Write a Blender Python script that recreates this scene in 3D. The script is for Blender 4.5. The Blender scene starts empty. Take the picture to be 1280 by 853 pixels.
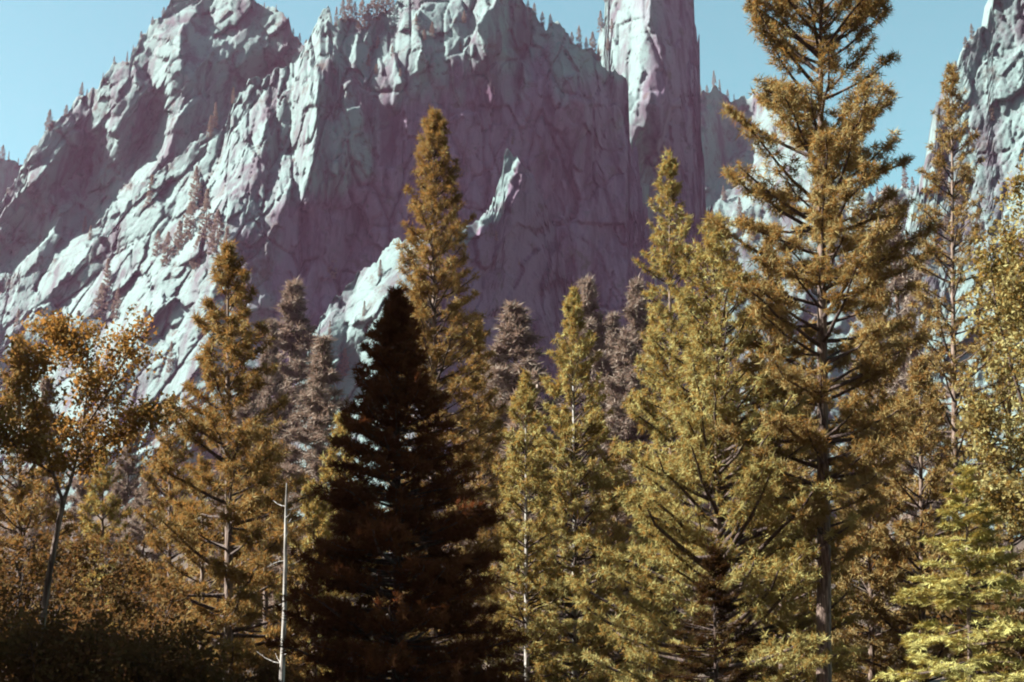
import bpy, math, random
import numpy as np
R = math.radians
scene = bpy.context.scene
COL = scene.collection

# ------------------------------------------------------------------ camera
F_PX, CXP, CYP = 1778.0, 640.0, 426.5          # 50 mm lens on a 36 mm frame, photo pixels
PITCH = math.atan(454.0 / F_PX)
CAM = np.array((0.0, 0.0, 1.7))
cam_d = bpy.data.cameras.new('camera')
cam_d.sensor_width = 36.0
cam_d.lens = 50.0
cam_d.clip_start = 0.5
cam_d.clip_end = 20000.0
cam = bpy.data.objects.new('camera', cam_d)
cam.location = CAM
cam.rotation_euler = (math.pi / 2 + PITCH, 0, 0)
COL.objects.link(cam)
scene.camera = cam

# ------------------------------------------------------------------ sky and sun
SUN = np.array((-0.78, -0.07, 0.60))
SUN /= np.linalg.norm(SUN)
elev = math.asin(SUN[2])
world = bpy.data.worlds.new('World')
scene.world = world
world.use_nodes = True
wn = world.node_tree
bg = wn.nodes['Background']
sky = wn.nodes.new('ShaderNodeTexSky')
sky.sky_type = 'NISHITA'
sky.sun_disc = False
sky.sun_elevation = elev
sky.sun_rotation = math.atan2(SUN[0], SUN[1])
sky.altitude = 1200
sky.air_density = 1.0
sky.dust_density = 0.6
sky.ozone_density = 1.0
tint = wn.nodes.new('ShaderNodeMix')           # the faded slide's overall cyan cast on the sky
tint.data_type = 'RGBA'
tint.blend_type = 'MULTIPLY'
tint.inputs['Factor'].default_value = 1.0
tint.inputs['B'].default_value = (0.65, 0.97, 0.66, 1)
wn.links.new(sky.outputs[0], tint.inputs['A'])
wn.links.new(tint.outputs['Result'], bg.inputs[0])
bg.inputs[1].default_value = 0.06
sun_d = bpy.data.lights.new('sun', 'SUN')
sun_d.energy = 5.0
sun_d.angle = R(0.5)
sun_d.color = (1.0, 0.97, 0.90)
sun = bpy.data.objects.new('sun', sun_d)
from mathutils import Vector
sun.rotation_euler = Vector(SUN).to_track_quat('Z', 'Y').to_euler()
sun.location = (-300, -50, 400)
COL.objects.link(sun)

vs = scene.view_settings
scene.display_settings.display_device = 'sRGB'
vs.view_transform = 'Standard'
vs.look = 'None'
vs.gamma = 1.0
vs.exposure = 2.45
vs.use_curve_mapping = False
cy = scene.cycles
cy.max_bounces = 6
cy.diffuse_bounces = 3
cy.glossy_bounces = 1
cy.transmission_bounces = 3
cy.transparent_max_bounces = 4
cy.volume_bounces = 0
cy.use_denoising = True
cy.pixel_filter_type = 'BLACKMAN_HARRIS'
cy.filter_width = 2.0

# ------------------------------------------------------------------ helpers
def at(px, py, Y):
    """photo direction (px, py) followed until it is Y metres in front of the camera"""
    px = np.asarray(px, float); py = np.asarray(py, float); Y = np.asarray(Y, float)
    u = (px - CXP) / F_PX
    v = (CYP - py) / F_PX
    dy = math.cos(PITCH) - v * math.sin(PITCH)
    dz = math.sin(PITCH) + v * math.cos(PITCH)
    k = Y / dy
    return np.stack([u * k + 0 * Y, Y + 0 * u, CAM[2] + dz * k], -1)

def mesh_from(name, verts, faces, mats, smooth=False, attr=None, midx=None):
    verts = np.ascontiguousarray(verts, dtype=np.float32)
    me = bpy.data.meshes.new(name)
    if not isinstance(faces, (list, tuple)):
        faces = [faces]
    faces = [np.ascontiguousarray(f, dtype=np.int32) for f in faces if len(f)]
    me.vertices.add(len(verts))
    me.vertices.foreach_set('co', verts.ravel())
    nl = sum(f.size for f in faces)
    npoly = sum(len(f) for f in faces)
    me.loops.add(nl)
    me.loops.foreach_set('vertex_index', np.concatenate([f.ravel() for f in faces]))
    me.polygons.add(npoly)
    tot = np.concatenate([np.full(len(f), f.shape[1], np.int32) for f in faces])
    st = np.concatenate([[0], np.cumsum(tot)[:-1]]).astype(np.int32)
    me.polygons.foreach_set('loop_start', st)
    me.polygons.foreach_set('loop_total', tot)
    if smooth:
        me.polygons.foreach_set('use_smooth', np.ones(npoly, bool))
    for m in (mats if isinstance(mats, (list, tuple)) else [mats]):
        me.materials.append(m)
    if midx is not None:
        me.polygons.foreach_set('material_index', np.ascontiguousarray(midx, dtype=np.int32))
    if attr is not None:
        a = me.attributes.new('vary', 'FLOAT', 'POINT')
        a.data.foreach_set('value', np.ascontiguousarray(attr, dtype=np.float32))
    me.update(calc_edges=True)
    return me

def link(name, data, parent=None, loc=None):
    o = bpy.data.objects.new(name, data)
    COL.objects.link(o)
    if parent is not None:
        o.parent = parent
    if loc is not None:
        o.location = [float(c) for c in loc]
    return o

def tag(o, label=None, cat=None, group=None, kind=None):
    if label: o['label'] = label
    if cat: o['category'] = cat
    if group: o['group'] = group
    if kind: o['kind'] = kind
    return o

# ---- value noise
def _hash(ix, iy, seed):
    h = (ix.astype(np.int64) * 374761393 + iy.astype(np.int64) * 668265263 + seed * 1442695041) & 0xffffffff
    h = ((h ^ (h >> 13)) * 1274126177) & 0xffffffff
    h = ((h ^ (h >> 16)) * 2246822519) & 0xffffffff
    return ((h ^ (h >> 15)) & 0xffffff) / float(0xffffff)

def vnoise(x, y, seed=0):
    ix = np.floor(x); iy = np.floor(y)
    fx = x - ix; fy = y - iy
    fx = fx * fx * fx * (fx * (fx * 6 - 15) + 10); fy = fy * fy * fy * (fy * (fy * 6 - 15) + 10)
    a = _hash(ix, iy, seed); b = _hash(ix + 1, iy, seed)
    c = _hash(ix, iy + 1, seed); d = _hash(ix + 1, iy + 1, seed)
    return ((a * (1 - fx) + b * fx) * (1 - fy) + (c * (1 - fx) + d * fx) * fy) * 2 - 1

def fbm(x, y, oct=4, seed=0, gain=0.5):
    s = 0; a = 1
    for k in range(oct):
        s = s + a * vnoise(x * 2 ** k + 17.3 * k, y * 2 ** k - 9.1 * k, seed + k)
        a *= gain
    return s

def voronoi_id(x, y, seed):
    """id of the nearest jittered cell, and how far the cell's edge is"""
    ix = np.floor(x); iy = np.floor(y)
    best = np.full(x.shape, 1e9); sec = np.full(x.shape, 1e9); bx = np.zeros(x.shape); by = np.zeros(x.shape)
    for dx in (-1, 0, 1):
        for dy in (-1, 0, 1):
            cx = ix + dx; cyy = iy + dy
            qx = cx + _hash(cx, cyy, seed); qy = cyy + _hash(cx, cyy, seed + 77)
            d = 0.75 * np.maximum(np.abs(x - qx), np.abs(y - qy)) + 0.25 * np.hypot(x - qx, y - qy)
            m = d < best
            sec = np.where(m, best, np.minimum(sec, d))
            best = np.where(m, d, best); bx = np.where(m, cx, bx); by = np.where(m, cyy, by)
    return bx, by, sec - best

def in_poly(X, Y, pts):
    ins = np.zeros(X.shape, bool)
    n = len(pts)
    for i in range(n):
        x0, y0 = pts[i]; x1, y1 = pts[(i + 1) % n]
        if y0 == y1: continue
        c = ((y0 > Y) != (y1 > Y)) & (X < (x1 - x0) * (Y - y0) / (y1 - y0) + x0)
        ins ^= c
    return ins

# ------------------------------------------------------------------ materials
def new_mat(name):
    m = bpy.data.materials.new(name)
    m.use_nodes = True
    nt = m.node_tree
    b = nt.nodes['Principled BSDF']
    return m, nt, b

def ramp(nt, stops, interp='LINEAR'):
    r = nt.nodes.new('ShaderNodeValToRGB')
    r.color_ramp.interpolation = interp
    els = r.color_ramp.elements
    while len(els) < len(stops): els.new(0.5)
    for e, (p, c) in zip(els, stops):
        e.position = p; e.color = (*c, 1)
    return r

def rock_material(name, light, dark, brown, streak_scale=(0.02, 0.02, 0.004), other=None):
    m, nt, b = new_mat(name)
    L = nt.links.new
    tc = nt.nodes.new('ShaderNodeTexCoord')
    mp = nt.nodes.new('ShaderNodeMapping'); mp.inputs['Scale'].default_value = streak_scale
    L(tc.outputs['Object'], mp.inputs['Vector'])
    n1 = nt.nodes.new('ShaderNodeTexNoise'); n1.inputs['Scale'].default_value = 1.6; n1.inputs['Detail'].default_value = 8; n1.inputs['Roughness'].default_value = 0.65
    L(mp.outputs[0], n1.inputs['Vector'])
    r1 = ramp(nt, [(0.37, dark), (0.51, light), (0.8, tuple(min(1, c * 1.12) for c in light))])
    L(n1.outputs['Fac'], r1.inputs['Fac'])
    n2 = nt.nodes.new('ShaderNodeTexNoise'); n2.inputs['Scale'].default_value = 0.035; n2.inputs['Detail'].default_value = 9; n2.inputs['Roughness'].default_value = 0.7
    L(tc.outputs['Object'], n2.inputs['Vector'])
    r2 = ramp(nt, [(0.56, (0, 0, 0)), (0.68, (1, 1, 1))])
    L(n2.outputs['Fac'], r2.inputs['Fac'])
    mx = nt.nodes.new('ShaderNodeMix'); mx.data_type = 'RGBA'
    col = r1.outputs['Color']
    if other:                                        # mauve shade colour painted over the rock by the mesh's 'vary' attribute
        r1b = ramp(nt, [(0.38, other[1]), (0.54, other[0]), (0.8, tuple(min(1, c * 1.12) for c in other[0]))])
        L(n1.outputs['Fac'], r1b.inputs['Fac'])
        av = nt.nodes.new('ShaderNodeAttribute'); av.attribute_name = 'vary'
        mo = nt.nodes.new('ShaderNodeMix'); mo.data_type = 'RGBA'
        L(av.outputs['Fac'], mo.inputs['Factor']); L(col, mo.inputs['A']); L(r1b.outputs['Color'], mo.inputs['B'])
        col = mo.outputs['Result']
    L(r2.outputs['Color'], mx.inputs['Factor']); L(col, mx.inputs['A'])
    mx.inputs['B'].default_value = (*brown, 1)
    n4 = nt.nodes.new('ShaderNodeTexNoise'); n4.inputs['Scale'].default_value = 0.11; n4.inputs['Detail'].default_value = 6; n4.inputs['Roughness'].default_value = 0.75
    L(tc.outputs['Object'], n4.inputs['Vector'])
    r4 = ramp(nt, [(0.57, (0, 0, 0)), (0.66, (1, 1, 1))])
    L(n4.outputs['Fac'], r4.inputs['Fac'])
    ms = nt.nodes.new('ShaderNodeMix'); ms.data_type = 'RGBA'
    L(r4.outputs['Color'], ms.inputs['Factor']); L(mx.outputs['Result'], ms.inputs['A'])
    ms.inputs['B'].default_value = (*dark, 1)
    L(ms.outputs['Result'], b.inputs['Base Color'])
    b.inputs['Roughness'].default_value = 0.9
    b.inputs['Specular IOR Level'].default_value = 0.15
    n3 = nt.nodes.new('ShaderNodeTexNoise'); n3.inputs['Scale'].default_value = 0.6; n3.inputs['Detail'].default_value = 8; n3.inputs['Roughness'].default_value = 0.7
    L(tc.outputs['Object'], n3.inputs['Vector'])
    bp = nt.nodes.new('ShaderNodeBump'); bp.inputs['Strength'].default_value = 0.7; bp.inputs['Distance'].default_value = 1.5
    L(n3.outputs['Fac'], bp.inputs['Height']); L(bp.outputs[0], b.inputs['Normal'])
    return m

def foliage_material(name, c0, c1, c2, trans, tfac=0.3):
    """needles or leaves: colour varies from clump to clump (c0 old, c2 fresh)"""
    m, nt, b = new_mat(name)
    L = nt.links.new
    nt.nodes.remove(b)
    out = nt.nodes['Material Output']
    at_ = nt.nodes.new('ShaderNodeAttribute'); at_.attribute_name = 'vary'
    r = ramp(nt, [(0.0, c0), (0.5, c1), (1.0, c2)])
    L(at_.outputs['Fac'], r.inputs['Fac'])
    d = nt.nodes.new('ShaderNodeBsdfDiffuse'); L(r.outputs['Color'], d.inputs['Color'])
    t = nt.nodes.new('ShaderNodeBsdfTranslucent'); t.inputs['Color'].default_value = (*trans, 1)
    mx = nt.nodes.new('ShaderNodeMixShader'); mx.inputs['Fac'].default_value = tfac
    L(d.outputs[0], mx.inputs[1]); L(t.outputs[0], mx.inputs[2])
    L(mx.outputs[0], out.inputs['Surface'])
    return m

def bark_material(name, c0, c1, scale=(9, 9, 1.6), bump=0.05):
    m, nt, b = new_mat(name)
    L = nt.links.new
    tc = nt.nodes.new('ShaderNodeTexCoord')
    mp = nt.nodes.new('ShaderNodeMapping'); mp.inputs['Scale'].default_value = scale
    L(tc.outputs['Object'], mp.inputs['Vector'])
    n = nt.nodes.new('ShaderNodeTexVoronoi'); n.feature = 'DISTANCE_TO_EDGE'; n.inputs['Scale'].default_value = 0.6
    L(mp.outputs[0], n.inputs['Vector'])
    n2 = nt.nodes.new('ShaderNodeTexNoise'); n2.inputs['Scale'].default_value = 0.7; n2.inputs['Detail'].default_value = 7
    L(mp.outputs[0], n2.inputs['Vector'])
    ad = nt.nodes.new('ShaderNodeMath'); ad.operation = 'MULTIPLY_ADD'; ad.inputs[1].default_value = 1.2
    L(n.outputs['Distance'], ad.inputs[0]); L(n2.outputs['Fac'], ad.inputs[2])
    r = ramp(nt, [(0.42, c0), (0.85, c1)])
    L(ad.outputs[0], r.inputs['Fac']); L(r.outputs['Color'], b.inputs['Base Color'])
    b.inputs['Roughness'].default_value = 0.9
    bp = nt.nodes.new('ShaderNodeBump'); bp.inputs['Strength'].default_value = 0.8; bp.inputs['Distance'].default_value = bump
    L(ad.outputs[0], bp.inputs['Height']); L(bp.outputs[0], b.inputs['Normal'])
    return m

PALE, STAIN, BROWN = (0.099, 0.141, 0.138), (0.060, 0.054, 0.064), (0.050, 0.038, 0.034)
M_ROCK = rock_material('granite', PALE, STAIN, BROWN)
M_ROCK_SHADE_TINT = rock_material('granite_shade_tint', PALE, STAIN, BROWN, other=((0.110, 0.078, 0.110), (0.044, 0.022, 0.038)))  # second colour paints the purple shade into the rock
M_ROCK_FAR = rock_material('granite_far', PALE, STAIN, BROWN)
M_GOLD = foliage_material('needles_golden', (0.098, 0.068, 0.025), (0.168, 0.126, 0.050), (0.262, 0.212, 0.098), (0.235, 0.110, 0.030), 0.35)
M_TALL = foliage_material('needles_tall_pine', (0.110, 0.080, 0.030), (0.190, 0.148, 0.060), (0.290, 0.245, 0.112), (0.26, 0.125, 0.034), 0.36)
M_OLIVE = foliage_material('needles_olive', (0.132, 0.108, 0.036), (0.222, 0.202, 0.074), (0.335, 0.325, 0.140), (0.28, 0.145, 0.036), 0.36)
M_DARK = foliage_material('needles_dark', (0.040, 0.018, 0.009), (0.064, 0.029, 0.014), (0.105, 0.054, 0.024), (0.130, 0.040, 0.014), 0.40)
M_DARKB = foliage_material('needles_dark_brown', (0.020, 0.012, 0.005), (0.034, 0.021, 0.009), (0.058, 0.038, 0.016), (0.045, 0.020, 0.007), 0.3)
M_YOUNG = foliage_material('needles_young', (0.190, 0.165, 0.055), (0.290, 0.275, 0.095), (0.400, 0.395, 0.150), (0.27, 0.17, 0.04), 0.30)
M_FARN_HAZED = foliage_material('needles_far_hazed', (0.130, 0.102, 0.082), (0.192, 0.156, 0.126), (0.265, 0.222, 0.182), (0.18, 0.118, 0.088), 0.32)  # grey-mauve puts the distance haze into the needle colour
M_LEAF = foliage_material('leaves_autumn', (0.092, 0.052, 0.017), (0.150, 0.096, 0.032), (0.250, 0.185, 0.070), (0.25, 0.115, 0.028), 0.38)
M_LEAFY = foliage_material('leaves_yellow', (0.100, 0.076, 0.028), (0.172, 0.142, 0.054), (0.310, 0.295, 0.135), (0.22, 0.125, 0.032), 0.36)
M_SHRUB = foliage_material('leaves_shrub', (0.050, 0.031, 0.014), (0.082, 0.054, 0.023), (0.130, 0.092, 0.040), (0.12, 0.056, 0.019), 0.36)
M_BARK = bark_material('pine_bark', (0.0330, 0.0168, 0.0108), (0.1440, 0.1020, 0.0780))
M_BARKP = bark_material('pale_bark', (0.0960, 0.0780, 0.0660), (0.2880, 0.2760, 0.2520), scale=(6, 6, 1.2))
M_BARKD = bark_material('dark_bark', (0.0180, 0.0084, 0.0060), (0.0540, 0.0330, 0.0240))

# ------------------------------------------------------------------ terrain
def ground_z(x, y):
    x = np.asarray(x, float); y = np.asarray(y, float)
    t = np.clip((y - 170) / 880.0, 0, 2.0)
    base = 120 * t ** 1.25
    und = fbm(x / 60.0, y / 60.0, 4, 5) * np.clip((y - 60) / 300, 0, 1) * 7
    return base + und - 0.25 + 0.15 * fbm(x / 9.0, y / 9.0, 3, 9)

def build_ground():
    ys = np.concatenate([[-3000, -800, -200, -60], np.linspace(-20, 200, 60), np.linspace(208, 1300, 90), [1500, 1900, 2600]])
    us = np.linspace(-1, 1, 141)
    xs = np.sign(us) * (np.abs(us) ** 1.6) * 900
    xs = np.concatenate([[-4000, -2000], xs, [2000, 4000]])
    X, Y = np.meshgrid(xs, ys)
    Z = ground_z(X, np.minimum(Y, 1300))
    V = np.stack([X, Y, Z], -1).reshape(-1, 3)
    r, c = X.shape
    i = np.arange(r * c).reshape(r, c)
    Fq = np.stack([i[:-1, :-1], i[:-1, 1:], i[1:, 1:], i[1:, :-1]], -1).reshape(-1, 4)
    m, nt, b = new_mat('forest_floor')
    L = nt.links.new
    tc = nt.nodes.new('ShaderNodeTexCoord')
    n = nt.nodes.new('ShaderNodeTexNoise'); n.inputs['Scale'].default_value = 0.05; n.inputs['Detail'].default_value = 10; n.inputs['Roughness'].default_value = 0.7
    L(tc.outputs['Object'], n.inputs['Vector'])
    rr = ramp(nt, [(0.35, (0.02, 0.011, 0.006)), (0.58, (0.045, 0.028, 0.015)), (0.72, (0.10, 0.10, 0.095))])
    L(n.outputs['Fac'], rr.inputs['Fac']); L(rr.outputs['Color'], b.inputs['Base Color'])
    b.inputs['Roughness'].default_value = 0.95
    tag(link('ground', mesh_from('ground', V, Fq, m, True)), kind='structure')
build_ground()

# ------------------------------------------------------------------ the cliffs
def poisson(gx, gy, screen):
    """least-squares surface whose forward differences are gx, gy (Neumann), screened"""
    h, w = gx.shape
    div = np.zeros((h, w))
    div[:, :-1] += gx[:, :-1]; div[:, 1:] -= gx[:, :-1]
    div[:-1, :] += gy[:-1, :]; div[1:, :] -= gy[:-1, :]
    E = np.concatenate([div, div[:, ::-1]], 1); E = np.concatenate([E, E[::-1]], 0)
    Ft = np.fft.rfft2(E)
    ky = 2 * np.cos(2 * np.pi * np.arange(2 * h) / (2 * h)) - 2
    kx = 2 * np.cos(2 * np.pi * np.arange(w + 1) / (2 * w)) - 2
    den = ky[:, None] + kx[None, :] - 1.0 / screen ** 2
    return np.fft.irfft2(Ft / den, s=E.shape)[:h, :w]

LIT, HALF, SHADE, DEEP = (-1.6, 1.2), (-0.5, 0.45), (1.8, -0.1), (2.6, -0.2)

def crop(k):
    ox, oy = {1: (0, 0), 2: (340, 0), 3: (640, 0), 4: (900, 0), 5: (0, 260), 6: (340, 260)}[k]
    return lambda *p: [(ox + a / 2.843, oy + b / 2.843) for a, b in p]
c1, c2, c3, c4, c5, c6 = [crop(k) for k in range(1, 7)]

def planar_cells(D, GX, GY, bx, by, mix):
    """pull the relief towards one flat facet per block, as jointed granite breaks"""
    key = (bx.astype(np.int64) + 5000) * 20000 + (by.astype(np.int64) + 5000)
    _, inv = np.unique(key.ravel(), return_inverse=True)
    inv = inv.ravel()
    x = GX.ravel(); y = GY.ravel(); d = D.ravel()
    n = np.bincount(inv).astype(float)
    mx_, my_, md = (np.bincount(inv, q) / n for q in (x, y, d))
    dx, dy, dd = x - mx_[inv], y - my_[inv], d - md[inv]
    sxx, syy, sxy = np.bincount(inv, dx * dx) + 1e-3, np.bincount(inv, dy * dy) + 1e-3, np.bincount(inv, dx * dy)
    sxd, syd = np.bincount(inv, dx * dd), np.bincount(inv, dy * dd)
    det = np.maximum(sxx * syy - sxy ** 2, 1e-3 * sxx * syy + 1e-6)
    a = (sxd * syy - syd * sxy) / det; b = (syd * sxx - sxd * sxy) / det
    P = md[inv] + a[inv] * dx + b[inv] * dy
    return D * (1 - mix) + mix * P.reshape(D.shape)

class Cliff:
    def __init__(self, name, label, top, bottom, ybase, default, polys, joint=0.0, cellamp=0.55, screen=700, seed=1,
                 step=1.95, rough=0.8, facet=0.28, tall=1.0, cracks=0.6, gain=1.0, blocks=1.0, deep=1.0, mat=None, back=260, ybase_fn=None, shade_tint_fn=None):
        x0, x1 = top[0][0], top[-1][0]
        pad = 12
        gxs = np.arange(x0 - pad, x1 + pad, step)
        ytop = min(p[1] for p in top) - pad
        gys = np.arange(ytop, bottom + pad, step)
        GX, GY = np.meshgrid(gxs, gys)
        s = ybase / F_PX * step                       # metres per grid step
        tx = np.full(GX.shape, default[0]); tz = np.full(GX.shape, default[1])
        wx = GX + 2.2 * fbm(GX / 9, GY / 9, 3, seed + 50); wy = GY + 2.2 * fbm(GX / 9, GY / 9, 3, seed + 60)
        for tgt, pts in polys:
            m = in_poly(wx, wy, pts)
            tx[m] = tgt[0] * gain; tz[m] = tgt[1] * gain
        # jointed blocks: every block of rock has a tilt of its own and a crack round it
        J = joint(GX, GY) if callable(joint) else np.full(GX.shape, float(joint))
        ca, sa = np.cos(J), np.sin(J)
        X0, Y0 = GX.mean(), GY.mean()
        U = (GX - X0) * ca + (GY - Y0) * sa; W = -(GX - X0) * sa + (GY - Y0) * ca
        off, cells = [], []
        m1 = s / step                                 # metres per photo pixel
        for k, (cw, ch, amp, crack) in enumerate(((60, 120, .6, 9), (32, 58, .9, 5), (15, 26, 1.0, 3.0), (7, 11, .7, 0.8))):
            ch = ch * tall
            ux = U + 0.07 * cw * fbm(GX / cw, GY / cw, 2, seed + 5 * k); uy = W + 0.07 * ch * fbm(GX / cw + 9, GY / cw, 2, seed + 3 * k)
            bx, by, edge = voronoi_id(ux / cw, uy / ch, seed * 13 + k)
            hx = _hash(bx, by, seed + 200 + k) * 2 - 1; hz = _hash(bx, by, seed + 300 + k) * 2 - 1
            if k == 0:
                tx += amp * cellamp * hx; tz += amp * cellamp * 0.7 * hz
            qx = (bx + _hash(bx, by, seed * 13 + k)) * cw; qy = (by + _hash(bx, by, seed * 13 + k + 77)) * ch
            if k:
                off.append(facet * (1, 1.1, 1.2, 0.8)[k] * amp * m1 * (hx * (ux - qx) + 0.4 * hz * (uy - qy)))
            cells.append((bx, by))
            off.append((0, 10.0, 4.5, 0.9)[k] * blocks * (_hash(bx, by, seed + 600 + k) - 0.5))   # ledges and setbacks
            off.append(cracks * crack * (deep if k < 2 else 1.0) * m1 * np.exp(-edge * cw / 1.7) * (_hash(bx, by, seed + 500 + k) > 0.35))
        D = poisson(tx * s, -tz * s, screen)
        D = planar_cells(D, GX, GY, *cells[1], 0.92)
        D = planar_cells(D, GX, GY, *cells[2], 0.85)
        for o_ in off:
            D += o_
        D -= D.mean()
        D += rough * (0.4 * fbm(U / 4, W / 7, 3, seed + 90, 0.6))
        Yg = D + ybase
        if ybase_fn is not None:
            Yg = Yg + ybase_fn(GX, GY)
        self.x0, self.y0, self.step, self.Y = gxs[0], gys[0], step, Yg
        # curtain of columns up to the skyline
        tp = np.array(top, float)
        xs = np.arange(x0, x1 + 1e-6, step)
        tops = np.interp(xs, tp[:, 0], tp[:, 1])
        tops = np.interp(xs + 3.6 * fbm(tops / 18, 0 * xs, 4, seed + 34, 0.6), tp[:, 0], tp[:, 1])
        tops = tops + 3.2 * fbm(xs / 8.0, 0 * xs + seed, 4, seed + 33, 0.65)
        self.xs, self.tops = xs, tops
        nr = int((bottom - ytop) / step)
        t = np.linspace(0, 1, nr)[:, None]
        PX = np.repeat(xs[None], nr, 0)
        PY = bottom + (tops[None] - bottom) * t
        P = at(PX, PY, self.depth(PX, PY))
        rows = [P]
        for dy, dz in ((8, 1.0), (25, -6), (70, -50), (back * .6, -170), (back, -420)):
            q = P[-1].copy(); q[:, 1] += dy; q[:, 2] += dz + (2.5 * fbm(xs / 6, 0 * xs, 3, seed + int(dy)) if dy < 60 else 0)
            rows.append(q[None])
        V = np.concatenate(rows, 0)
        r, c = V.shape[:2]
        i = np.arange(r * c).reshape(r, c)
        Fq = np.stack([i[:-1, :-1], i[:-1, 1:], i[1:, 1:], i[1:, :-1]], -1).reshape(-1, 4)
        va = None
        if shade_tint_fn is not None:
            va = np.concatenate([shade_tint_fn(PX, PY)] + [shade_tint_fn(xs[None], tops[None])] * 5, 0).ravel()
        self.ob = link(name, mesh_from(name, V.reshape(-1, 3), Fq, mat or M_ROCK, attr=va))
        tag(self.ob, label, 'cliff', kind='structure')

    def depth(self, px, py):
        h, w = self.Y.shape
        fx = np.clip((np.asarray(px, float) - self.x0) / self.step, 0, w - 1.001)
        fy = np.clip((np.asarray(py, float) - self.y0) / self.step, 0, h - 1.001)
        ix = fx.astype(int); iy = fy.astype(int); ax = fx - ix; ay = fy - iy
        Y = self.Y
        return (Y[iy, ix] * (1 - ax) + Y[iy, ix + 1] * ax) * (1 - ay) + (Y[iy + 1, ix] * (1 - ax) + Y[iy + 1, ix + 1] * ax) * ay

    def point(self, px, py):
        return at(px, py, self.depth(px, py))

    def sky(self, px):
        return float(np.interp(px, self.xs, self.tops))

# left peak with its slabs
cliff_a = Cliff('left_peak', 'grey granite peak with bright slabs at upper left',
    [(-90, 330), (-60, 290), (-20, 262), (0, 255), (20, 225), (39, 190), (56, 167), (81, 141), (98, 121), (123, 106), (141, 81), (158, 76), (172, 53), (183, 33), (200, 21),
     (211, 4), (222, -10), (250, -18), (285, -16), (320, -2), (338, 7), (352, 14), (360, 32), (366, 46), (400, 80), (440, 160), (470, 300)],
    700, 1620, (0.10, 0.15), [
    (HALF, c1((560, 60), (650, 50), (640, 150), (600, 240), (560, 330), (500, 300), (480, 200), (520, 110))),
    (LIT, c1((600, 70), (645, 60), (640, 150), (600, 250), (560, 250), (575, 160))),
    (HALF, c1((660, 20), (900, -10), (1000, 40), (1030, 110), (980, 180), (820, 180), (720, 120))),
    (LIT, c1((700, 60), (780, 30), (780, 110), (740, 170), (705, 130))),
    (LIT, c1((830, 100), (900, 60), (880, 130), (850, 180), (800, 170))),
    (LIT, c1((920, 160), (1000, 130), (990, 170), (930, 180))),
    (DEEP, c1((650, 90), (700, 110), (720, 180), (830, 190), (1000, 200), (960, 260), (900, 300), (850, 330), (820, 400), (780, 470), (700, 460), (660, 500), (640, 400), (610, 300), (620, 230))),
    (LIT, c1((700, 190), (780, 190), (790, 225), (740, 230))),
    (SHADE, c1((130, 540), (250, 430), (350, 350), (430, 290), (440, 330), (400, 400), (320, 560), (290, 600), (280, 690), (200, 720), (120, 780), (100, 720))),
    (LIT, c1((230, 400), (380, 310), (390, 340), (300, 400), (240, 430))),
    (LIT, c1((300, 420), (360, 350), (380, 360), (320, 470), (300, 480))),
    (SHADE, c1((470, 280), (500, 235), (550, 230), (540, 290))),
    (LIT, c1((560, 250), (600, 250), (610, 320), (570, 340), (550, 300))),
    (LIT, c1((625, 330), (640, 380), (610, 470), (580, 530), (540, 590), (480, 640), (400, 690), (300, 720), (290, 660), (310, 600), (380, 560), (385, 640), (430, 630), (500, 570), (530, 490), (560, 390))),
    (SHADE, c1((480, 290), (540, 300), (575, 350), (520, 480), (500, 560), (430, 630), (385, 630), (390, 560), (430, 440), (450, 330))),
    (LIT, c1((435, 340), (448, 325), (430, 420), (380, 520), (330, 580), (300, 600), (340, 530), (400, 440))),
    (SHADE, c1((640, 480), (640, 560), (600, 640), (540, 640), (560, 580), (610, 500))),
    (LIT, c1((100, 600), (120, 590), (110, 680), (80, 780), (60, 740))),
    (HALF, c1((0, 660), (60, 620), (90, 620), (60, 700), (0, 700))),
    (SHADE, c1((0, 700), (60, 710), (60, 853), (0, 853))),
    (LIT, c5((0, 310), (60, 180), (150, 50), (200, -20), (255, -60), (200, 60), (130, 160), (70, 250), (30, 330), (10, 400))),
    (SHADE, c1((250, 700), (310, 730), (300, 770), (230, 840), (190, 853), (200, 800))),
    (LIT, c5((200, 150), (310, 20), (400, -40), (530, -120), (500, -50), (430, 20), (330, 110), (260, 200), (240, 290), (200, 390), (180, 290), (200, 210))),
    (SHADE, c5((330, 120), (400, 60), (405, 170), (350, 330), (220, 370), (240, 290), (270, 200))),
    (HALF, c5((20, 330), (80, 260), (180, 190), (190, 300), (150, 380), (90, 420), (20, 420))),
    ], joint=0.62, seed=3, step=1.7, cellamp=0.3, facet=0.36, gain=1.5, screen=700,
    ybase_fn=lambda X, Y: -0.25 * (X - 200))

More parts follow.
